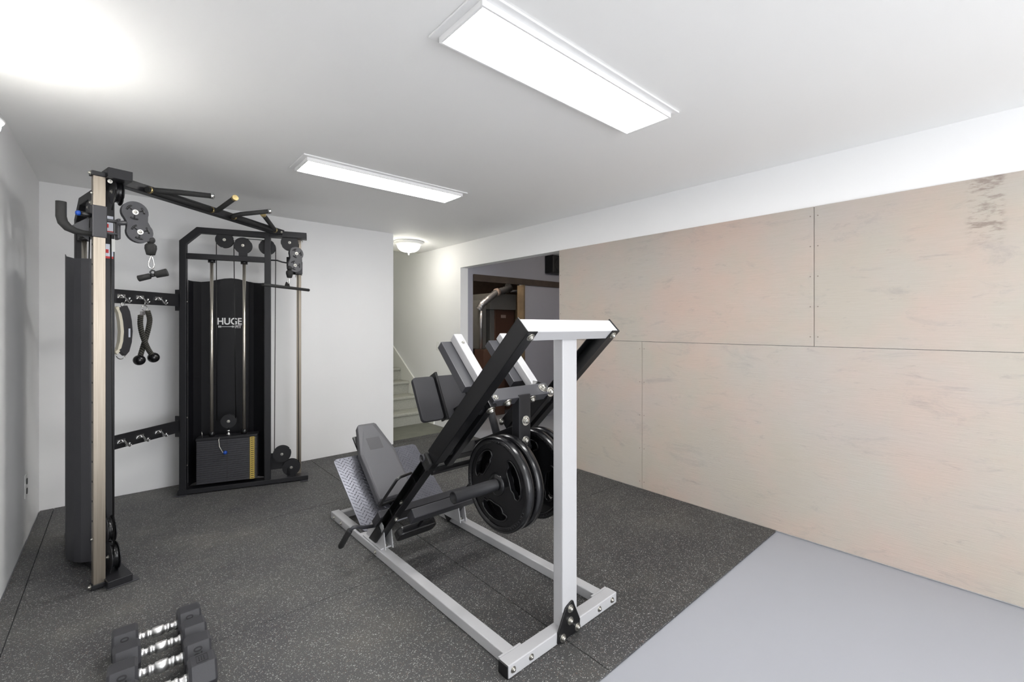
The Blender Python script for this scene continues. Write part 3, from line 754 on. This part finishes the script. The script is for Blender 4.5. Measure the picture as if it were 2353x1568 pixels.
# ------------------------------------------------------------------ leg press
ang = math.radians(1.0); cc = V(1.4385, 1.9, 0)
RZ = Matrix.Rotation(ang, 3, 'Z')
W = lambda p: cc + RZ @ (V(p)-cc)
Q2 = math.sqrt(2)
S = lambda p: W((p[0], (p[1]+p[2])/Q2, (p[2]-p[1])/Q2))     # (x, a along the rails downwards, b above the floor side)
XC = 1.4385
mx = lambda x: 2*XC-x
lp = thing('leg_press', 'white and black leg press machine standing in the middle of the room', 'gym machine', (XC, 2.1, 0))
WH, BK = M['white'], M['gloss']
z0, z1 = MT+.001, .064
def bolt(p, d, r=.010, par=lp, m='zinc'):
    d3 = (S(d)-S((0, 0, 0))) if False else RZ @ V(d)
    MB().bolt(W(p), d3, r).build('bolt', M[m], par)
def boltS(p, d, r=.012):
    d3 = S(d)-S((0, 0, 0)); MB().bolt(S(p), d3, r).build('bolt', M['zinc'], lp)
MB().box((1.088, 1.275, z0), (1.789, 1.331, z1), W).build('front_crossbar', WH, lp, bevel=.004)
for x in (1.082, 1.789): MB().box((x, 1.277, z0+.001), (x+.006, 1.329, z1-.001), W).build('end_cap', BK, lp, bevel=.002)
for x0_, x1_ in ((1.122, 1.177), (mx(1.177), mx(1.122))):
    MB().box((x0_, 1.331, z0), (x1_, 3.16, z1-.004), W).build('base_rail', WH, lp, bevel=.004)
    MB().box((x0_-.03, 1.331, z0+.01), (x1_+.03, 1.341, z1), W).build('rail_flange', WH, lp, bevel=.002)
MB().box((1.177, 3.09, z0), (mx(1.177), 3.14, z1-.006), W).build('rear_crossbar', WH, lp, bevel=.004)
MB().prism([(1.275, z1-.002), (1.275, 1.298), (1.33, 1.353), (1.33, z1-.002)], 1.396, 1.491, lambda u, v, t: W((t, u, v))).build('upright', WH, lp, bevel=.005)
poly = [(1.449, .165), (1.420, .155), (1.407, .148), (1.360, .066), (1.358, .019), (1.500, .018), (1.503, .064), (1.474, .125), (1.457, .163)]
pl = MB().prism(poly, 1.267, 1.2749, lambda u, v, t: W((u, t, v))).build('anchor_plate', BK, lp, bevel=.002)
for x, z in ((1.435, .138), (1.435, .086), (1.483, .038), (1.387, .034)): bolt((x, 1.267, z), (0, -1, 0), .0115, pl)
for x in (1.112, 1.208, 1.651, 1.75): bolt((x, 1.275, .040), (0, -1, 0), .0085)
for y in (3.10, 2.98, 2.47): bolt((1.122, y, .036), (-1, 0, 0), .0085)
# rails
for sgn in (0, 1):
    X = (lambda x: x) if sgn == 0 else mx
    def bx(mb_, x0_, x1_, a0, a1, b0, b1): 
        xs = sorted((X(x0_), X(x1_))); mb_.box((xs[0], a0, b0), (xs[1], a1, b1), S)
    mb = MB(); bx(mb, 1.139, 1.144, -.072, .845, 1.800, 1.881); bx(mb, 1.139, 1.194, -.072, .845, 1.800, 1.805); bx(mb, 1.139, 1.194, -.062, .845, 1.876, 1.881)
    ur = mb.build('slide_rail', BK, lp, bevel=.0012)
    mb = MB(); bx(mb, 1.187, 1.192, .93, 1.805, 1.822, 1.883); bx(mb, 1.139, 1.192, .93, 1.805, 1.822, 1.827); bx(mb, 1.139, 1.192, .93, 1.805, 1.878, 1.883)
    bx(mb, 1.145, 1.19, .80, .95, 1.815, 1.872)
    lr = mb.build('lower_rail', BK, lp, bevel=.0012)
    mb = MB(); bx(mb, 1.150, 1.187, 1.08, 1.085, 1.83, 1.876); mb.nx(); bx(mb, 1.141, 1.146, 1.42, 1.426, 1.80, 1.882); mb.nx(); bx(mb, 1.139, 1.143, 1.62, 1.81, 1.822, 1.883); mb.build('rail_gusset', BK, lr)
    # pivot tube
    c = V(X(1.10), 1.959, .691); xs = X(1.122), X(1.19)
    o = MB().tube([W((xs[0], 1.959, .691)), W((xs[1], 1.959, .691))], .0175, 20, cap=False).build('pivot_tube', M['shroud'], lp, solid=.004)
    mb = MB(); bx(mb, 1.19, 1.24, .80, .96, 1.79, 1.84) if False else None
    mb = MB(); bx(mb, 1.13, 1.19, .862, .925, 1.815, 1.885); mb.build('stop_block', M['grip'], lp, bevel=.006)
    boltS((X(1.170), -.045, 1.800), (0, 0, -1), .012)
    boltS((X(1.160), .895, 1.885), (0, 0, 1), .009); boltS((X(1.170), 1.45, 1.822), (0, 0, -1), .010)
    bolt((X(1.187), 2.28, .36), (-1 if sgn == 0 else 1, 0, 0), .010, lr) if sgn == 0 else None
    # bracket to the base
    mb = MB(); mb.prism([(2.40, z1-.004), (2.66, z1-.004), (2.62, .13), (2.50, .235), (2.43, .19)], min(X(1.15), X(1.156)), max(X(1.15), X(1.156)), lambda u, v, t: W((t, u, v))); mb.nx()
    mb.prism([(2.40, z1-.004), (2.66, z1-.004), (2.62, .13), (2.50, .235), (2.43, .19)], min(X(1.196), X(1.202)), max(X(1.196), X(1.202)), lambda u, v, t: W((t, u, v)))
    mb.build('rail_bracket', WH, lp, bevel=.002)
    mb = MB(); mb.box((min(X(1.13), X(1.20)), 2.42, z1-.004), (max(X(1.13), X(1.20)), 2.66, z1+.004), W); mb.build('foot_plate', WH, lp, bevel=.002)
    bolt((X(1.17), 2.44, z1+.004), (0, 0, 1), .009)
MB().box((1.144, -.068, 1.8055), (mx(1.144), -.016, 1.8755), S).build('top_crossbar', WH, lp, bevel=.003)
MB().box((1.19, .955, 1.812), (mx(1.19), .985, 1.836), S).build('cross_brace', BK, lp, bevel=.003)
MB().box((1.17, .955, 1.8365), (1.29, .988, 1.848), S).build('cross_brace', BK, lp, bevel=.002)
MB().box((1.192, 1.292, 1.738), (mx(1.192), 1.368, 1.793), S).build('seat_support_tube', M['shroud'], lp, bevel=.006)
MB().prism(rrect(1.165, 1.455, 1.41, 1.545, .03), 1.728, 1.775, lambda u, v, t: S((u, v, t))).build('lower_pad', M['gloss'], lp, bevel=.008)
MB().box((1.28, 1.38, 1.738), (1.33, 1.50, 1.755), S).build('pad_bracket', BK, lp, bevel=.002)
MB().box((1.125, 1.532, 1.8835), (mx(1.125), 1.648, 1.925), S).build('foot_crossmember', M['shroud'], lp, bevel=.003)
# checker plate
pa, pb = V(0, 2.70, .062), V(0, 3.20, .402); pd = (pb-pa).normalized(); pn = V(0, -pd.z, pd.y); LP = (pb-pa).length
FP = lambda p: W((p[0], pa.y+pd.y*p[1]+pn.y*p[2], pa.z+pd.z*p[1]+pn.z*p[2]))
mb = MB(); mb.prism(rrect(1.151, 0, 1.80, LP, .03), -.005, 0, lambda u, v, t: FP((u, v, t)))
i = 0
y = .018
while y < LP-.012:
    x = 1.165 + (0.0 if i % 2 else .0155); j = 0
    while x < 1.79:
        a = PI/4 if (j % 2) else -PI/4
        u = V(math.cos(a), math.sin(a), 0); w = V(-u.y, u.x, 0); L_, w_ = .0105, .0040
        c = V(x, y, 0)
        bpts = [c-u*L_, c-w*w_, c+u*L_, c+w*w_]; tp = [c-u*L_*.5+V(0, 0, .0030), c+u*L_*.5+V(0, 0, .0030)]
        vb = [mb.bm.verts.new(FP(q_)) for q_ in bpts]; vt = [mb.bm.verts.new(FP(q_)) for q_ in tp]
        for f_ in ((vb[0], vb[1], vt[0]), (vb[1], vb[2], vt[1]), (vb[1], vt[1], vt[0]), (vb[2], vb[3], vt[1]), (vb[3], vb[0], vt[0]), (vb[3], vt[0], vt[1])): mb.face(list(f_))
        x += .031/1.0; j += 1
    y += .0155; i += 1
mb.build('foot_platform', M['tread'], lp)
for x in (1.25, 1.60): MB().prism([(3.10, z1-.006), (3.13, z1-.006), (3.13, .335), (3.10, .312)], x, x+.03, lambda u, v, t: W((t, u, v))).build('platform_strut', WH, lp, bevel=.002)
MB().box((1.135, .0, -.04), (1.165, .06, -.005), FP).build('platform_bracket', BK, lp)
# back pad
qa, qb = V(0, 2.765, .197), V(0, 3.245, .612); qd = (qb-qa).normalized(); qn = V(0, -qd.z, qd.y); LQ = (qb-qa).length
cx = XC-.022
BP = lambda p: W((cx+p[0], qa.y+qd.y*p[1]+qn.y*p[2], qa.z+qd.z*p[1]+qn.z*p[2]))
out = [(-.128, 0), (.128, 0), (.131, LQ*.60), (.073, LQ-.012), (.06, LQ), (-.06, LQ), (-.073, LQ-.012), (-.131, LQ*.60)]
inn_ = [(-.120, .01), (.120, .01), (.110, LQ*.56), (.036, LQ-.03), (.034, LQ-.028), (-.034, LQ-.028), (-.036, LQ-.03), (-.110, LQ*.56)]
mb = MB()
rings = [[BP((x, y, h)) for x, y in out] for h in (-.05, -.004)] + [[BP((x*.985, y*.992+.003, 0)) for x, y in out]] + [[BP((x, y, .012)) for x, y in inn_]]
mb.loft(rings, smooth=False)
bp_ = mb.build('back_pad', M['vinyl'], lp, bevel=.006, seg=3)
MB().box((-.055, LQ*.62, .0118), (.045, LQ*.78, .0128), BP).build('pad_patch', M['vinyld'], bp_, bevel=.0004)
MB().box((-.11, .02, -.066), (.11, LQ*.9, -.051), BP).build('pad_board', BK, bp_)
MB().box((-.03, -.12, -.10), (.03, LQ*.85, -.067), BP).build('pad_beam', BK, lp, bevel=.003)
# handles left
for X in ((lambda x: x), mx):
    pts = [(X(1.145), 2.103, .578), (X(1.06), 2.06, .587), (X(1.035), 2.05, .580), (X(1.035), 2.235, .398), (X(1.05), 2.25, .392), (X(1.145), 2.285, .384)]
    MB().tube([W(p) for p in pts], .0075, 12).build('seat_handle', BK, lp)
    pts = [(X(1.15), 2.535, .158), (X(1.05), 2.47, .20), (X(1.0), 2.44, .228), (X(.975), 2.43, .236), (X(.962), 2.45, .215), (X(.955), 2.55, .10)]
    o = MB().tube([W(p) for p in pts], .0105, 14).build('release_handle', M['shroud'], lp)
    a_, b_ = V(X(.962), 2.45, .215), V(X(.955), 2.56, .09)
    MB().tube([W(a_.lerp(b_, t)) for t in (-.05, 0, .95, 1.03)], [.011, .016, .0165, .012], 16).build('grip', M['grip'], o)
# carriage
CB = lambda x0_, x1_, a0, a1, b0, b1, nm, m=BK, bev=.003: MB().box((x0_, a0, b0), (x1_, a1, b1), S).build(nm, m, lp, bevel=bev)
CB(1.25, 1.63, .381, .431, 1.811, 1.877, 'carriage_crossmember', M['litsteel'])
CB(1.262, 1.618, .817, .87, 1.812, 1.872, 'carriage_crossmember')
for x in (1.232, 1.604): CB(x, x+.040, .40, .90, 1.80, 1.862, 'carriage_side')
for X in ((lambda x: x), mx):
    for a in (.46, .79):
        MB().tube([S((X(1.196), a, 1.840)), S((X(1.232), a, 1.840))], .034, 24).build('roller', M['urethane'], lp)
        boltS((X(1.25), a, 1.862 if a > .5 else 1.877), (0, 0, 1), .009)
for x in (1.262, 1.568):
    arm = CB(x, x+.050, .4066, .452, 1.878, 2.2563, 'pad_arm', WH, .004)
    MB().bolt(S((x+.027, .4066, 2.195)), S((0, -1, 0))-S((0, 0, 0)), .006).build('bolt', M['zinc'], arm)
    mb = MB(); mb.box((x-.058, .453, 1.955), (x+.048, .498, 2.247), S); mb.build('arm_channel', M['litsteel'], arm, bevel=.002)
# bolts on the crossmember
boltS((1.585, .381, 1.845), (0, -1, 0), .017); boltS((1.268, .381, 1.83), (0, -1, 0), .009)
for x in (1.25, 1.342, 1.500): boltS((x, .43 if x < 1.3 else .405, 1.81 if x > 1.3 else 1.80), (0, 0, -1), .0155)
for x in (1.335, 1.44, 1.54): boltS((x, .405, 1.877), (0, 0, 1), .009)
bolt((1.625, 1.560, 1.015), (0, -1, 0), .017)
MB().prism([(1.56, .97), (1.56, 1.045), (1.585, 1.068), (1.63, 1.05), (1.63, .97)], 1.606, 1.646, lambda u, v, t: W((u, t, v))).build('carriage_lug', BK, lp, bevel=.004)
# mast, brace, peg
MB().box((1.402, 1.55, .60), (1.478, 1.60, 1.022), W).build('weight_mast', M['black'], lp, bevel=.004)
for z in (.897, .80): bolt((1.442, 1.55, z), (0, -1, 0), .016)
MB().prism([(1.60, .868), (1.905, .738), (1.905, .66), (1.80, .60), (1.60, .60)], 1.404, 1.476, lambda u, v, t: W((t, u, v))).build('mast_brace', BK, lp, bevel=.002)
pegR = .0265
MB().tube([W((1.045, 1.575, .625)), W((1.80, 1.575, .625))], pegR-.002, 32, cap=False).build('weight_peg', M['black'], lp, solid=.004)
# far safety stop
MB().tube([W((1.60, 2.03, .93)), W((1.60, 1.93, .70))], .022, 16).build('stop_arm', M['shroud'], lp)
MB().box((1.63, .60, 1.885), (1.66, .80, 1.95), S).build('stop_lug', BK, lp, bevel=.003)
bolt((1.60, 1.905, .812), (0, -1, 0), .013)
# shoulder pads and central board
bd = V(0, .459, .888); bn = V(0, -.888, .459); b0_ = V(0, 2.083, .835)
BD = lambda p: W((p[0], b0_.y+bd.y*p[1]+bn.y*p[2], b0_.z+bd.z*p[1]+bn.z*p[2]))
for x0_, x1_ in ((1.20, 1.336), (mx(1.336), mx(1.20))):
    MB().prism(rrect(x0_, 0, x1_, .252, .022), -.012, .014, lambda u, v, t: BD((u, v, t))).build('shoulder_pad', M['padblk'], lp, bevel=.004)
MB().box((1.352, .0, -.03), (mx(1.352), .254, .006), BD).build('back_board', M['padblk'], lp, bevel=.004)
for x in (1.337, mx(1.351)): MB().box((x, -.004, -.03), (x+.014, .268, .034), BD).build('pad_fin', BK, lp, bevel=.002)
MB().box((1.41, .005, .006), (1.47, .05, .22), BD).build('pad_strut', BK, lp, bevel=.002)

# weight plates
def plate_proto():
    r = thing('weight_plate', '', 'weight plate', (0, 0, 0), 'black grip weight plates on the leg press')
    RO = .214; X = V(1, 0, 0)
    MB().lathe([(RO-.028, -.0175), (RO-.022, -.0225), (RO-.008, -.0225), (RO, -.015), (RO, .015), (RO-.008, .0225), (RO-.022, .0225), (RO-.028, .0175), (RO-.028, -.0175)],
               (0, 0, 0), X, 96, cap=False).build('rim', M['urethane'], r)
    MB().lathe([(.0268, -.0225), (.046, -.0225), (.052, -.016), (.052, .016), (.046, .0225), (.0268, .0225), (.0268, -.0225)], (0, 0, 0), X, 48, cap=False).build('hub', M['urethane'], r)
    # web with three grip openings
    mb = MB(); bm = mb.bm
    def loop(pts):
        vs = [bm.verts.new((0, y, z)) for y, z in pts]
        return [bm.edges.new((vs[k], vs[(k+1) % len(vs)])) for k in range(len(vs))]
    ed = loop([(.190*math.cos(2*PI*k/96), .190*math.sin(2*PI*k/96)) for k in range(96)])
    ed += loop([(.048*math.cos(2*PI*k/48), .048*math.sin(2*PI*k/48)) for k in range(48)])
    sg_ = lambda v, p: math.copysign(abs(v)**p, v)
    holes = []
    for base in (18, 138, 258):
        pts = []
        for k in range(40):
            t = 2*PI*k/40; rr = .127 + .036*sg_(math.cos(t), .55); a = math.radians(base + 33*sg_(math.sin(t), .6)*(1.12-.28*(math.cos(t) < 0)))
            pts.append((rr*math.cos(a), rr*math.sin(a)))
        holes.append(pts); ed += loop(pts)
    bmesh.ops.triangle_fill(bm, edges=ed, use_beauty=True, normal=(1, 0, 0))
    mb.build('web', M['urethane'], r, solid=.026, bevel=.003)
    mb = MB()
    for pts in holes: mb.nx(); mb.tube([V(-.0135, y, z) for y, z in pts], .0045, 8, closed=True)
    mb.build('grip_lip', M['urethane'], r)
    mb = MB()
    for base in (62, 182, 302):
        mb.nx()
        for k in range(9):
            a = math.radians(base+k*5); p0 = V(-.0225, .190*math.cos(a), .190*math.sin(a)); p1 = V(-.0225, .202*math.cos(a), .202*math.sin(a)); mb.tube([p0, p1], .0016, 6)
    mb.build('rim_marks', M['urethane'], r)
    return r
pp = plate_proto()
def put(o, x, rot, label): o.location = W((x, 1.575, .6245)); o.rotation_euler = (rot, 0, ang); o['label'] = label
put(pp, 1.298, .35, 'outer black weight plate on the near end of the leg press peg, facing the camera')
for x, rot, lab in ((1.357, 1.5, 'black weight plate behind the outer one on the near side of the leg press'),
                    (1.525, .9, 'inner black weight plate on the far side of the leg press, beside the mast'),
                    (1.582, 2.2, 'farthest black weight plate, mostly hidden by the white upright')):
    o = copy_tree(pp); put(o, x, rot, lab)

# ------------------------------------------------------------------ dumbbells
def dumbbell():
    r = thing('dumbbell', '', 'dumbbell', (0, 0, 0), 'hex dumbbells lined up on the mat')
    Rr = .062
    for sg in (-1, 1):
        rings = []
        for h, q in ((.064, .50), (.064, .86), (.073, 1.0), (.138, 1.0), (.146, .86), (.146, .3)):
            rings.append([V(sg*h, Rr*q*math.cos(PI/3*k), Rr*q*math.sin(PI/3*k)) for k in range(6)])
        MB().loft(rings, smooth=False).build('head', M['hexr'], r, bevel=.0022, seg=2)
    prof = [(q_*1.18, h_) for q_, h_ in [(.0135, -.066), (.0150, -.062), (.0150, -.055), (.0115, -.053), (.0118, -.038), (.0150, -.037), (.0150, -.029), (.0128, -.028), (.0128, -.019), (.0162, -.018),
            (.0172, 0), (.0162, .018), (.0128, .019), (.0128, .028), (.0150, .029), (.0150, .037), (.0118, .038), (.0115, .053), (.0150, .055), (.0150, .062), (.0135, .066)]]
    MB().lathe(prof, (0, 0, 0), (1, 0, 0), 24).build('handle', M['satin'], r)
    return r
db = dumbbell()
zc = MT + .062*math.sin(PI/3)
rows = [(.120, 2.385, 0, 1.0, 'farthest hex dumbbell in the row on the mat', True), (.124, 2.262, .01, 1.0, 'second hex dumbbell from the back of the row', False),
        (.117, 2.128, -.02, 1.05, 'third hex dumbbell from the back, marked 20 on its facet', True), (.116, 1.985, -.01, 1.05, 'nearest hex dumbbell, mostly below the edge of the photo', False)]
dbs = [db]+[copy_tree(db) for _ in rows[1:]]
for o, (x, y, a, s_, lab, num) in zip(dbs, rows):
    o.location = (x, y, MT + .062*math.sin(PI/3)*s_ + .0005); o.rotation_euler = (0, 0, a); o.scale = (s_, s_, s_); o['label'] = lab
    heads = [c for c in o.children if c.name.startswith('head')]
    heads.sort(key=lambda h: min(v.co.x for v in h.data.vertices))
    rad = .062*math.cos(PI/6)
    for h, sx in zip(heads, (-1, 1)):
        nrm = V(0, -math.cos(PI/6), math.sin(PI/6)); upv = V(0, math.sin(PI/6), math.cos(PI/6))
        body = '20' if num else None
        if body:
            cu = bpy.data.curves.new('head_number', 'FONT'); cu.body = body; cu.size = .036; cu.extrude = .0006; cu.offset = .0008; cu.align_x = 'CENTER'; cu.align_y = 'CENTER'
            t = bpy.data.objects.new('head_number', cu); C.objects.link(t); bpy.context.view_layer.update()
            me = bpy.data.meshes.new_from_object(t); bpy.data.objects.remove(t)
            xd, yd, zd = upv, V(-1, 0, 0), nrm; of = V(sx*.105, 0, 0)+nrm*rad
            me.transform(Matrix(((xd.x, yd.x, zd.x, of.x), (xd.y, yd.y, zd.y, of.y), (xd.z, yd.z, zd.z, of.z), (0, 0, 0, 1))))
            me.materials.append(M['hexd']); n_ = bpy.data.objects.new('head_number', me); C.objects.link(n_); n_.parent = h
        elif sx == 1 and y < 2.1:
            mb = MB(); mb.bm
            for u0, v0, u1, v1 in ((.088, -.02, .122, -.0185), (.088, .0185, .122, .02), (.088, -.02, .0895, .02), (.1205, -.02, .122, .02), (.095, -.012, .098, .012), (.102, -.012, .105, .012), (.109, -.012, .112, .012)):
                mb.box((u0, v0, rad), (u1, v1, rad+.0008))
            n_ = mb.build('head_emblem', M['hexd'], None); n_.parent = h

# ------------------------------------------------------------------ camera and render look
cam = bpy.data.cameras.new('camera'); co = bpy.data.objects.new('camera', cam); C.objects.link(co)
co.location = (0, 0, 1.346); co.rotation_euler = (PI/2, 0, -math.radians(41.336))
cam.sensor_width = 36; cam.lens = 1024/2353*36; cam.shift_y = -(784-750)/2353; cam.clip_start = .02
bpy.context.scene.camera = co
w = bpy.data.worlds.new('world'); bpy.context.scene.world = w; w.use_nodes = True
w.node_tree.nodes['Background'].inputs[0].default_value = (.95, .97, 1, 1); w.node_tree.nodes['Background'].inputs[1].default_value = 2.6
vs = bpy.context.scene.view_settings
vs.view_transform = 'Standard'; vs.look = 'None'; vs.gamma = 1; vs.use_curve_mapping = False
vs.exposure = 1.48
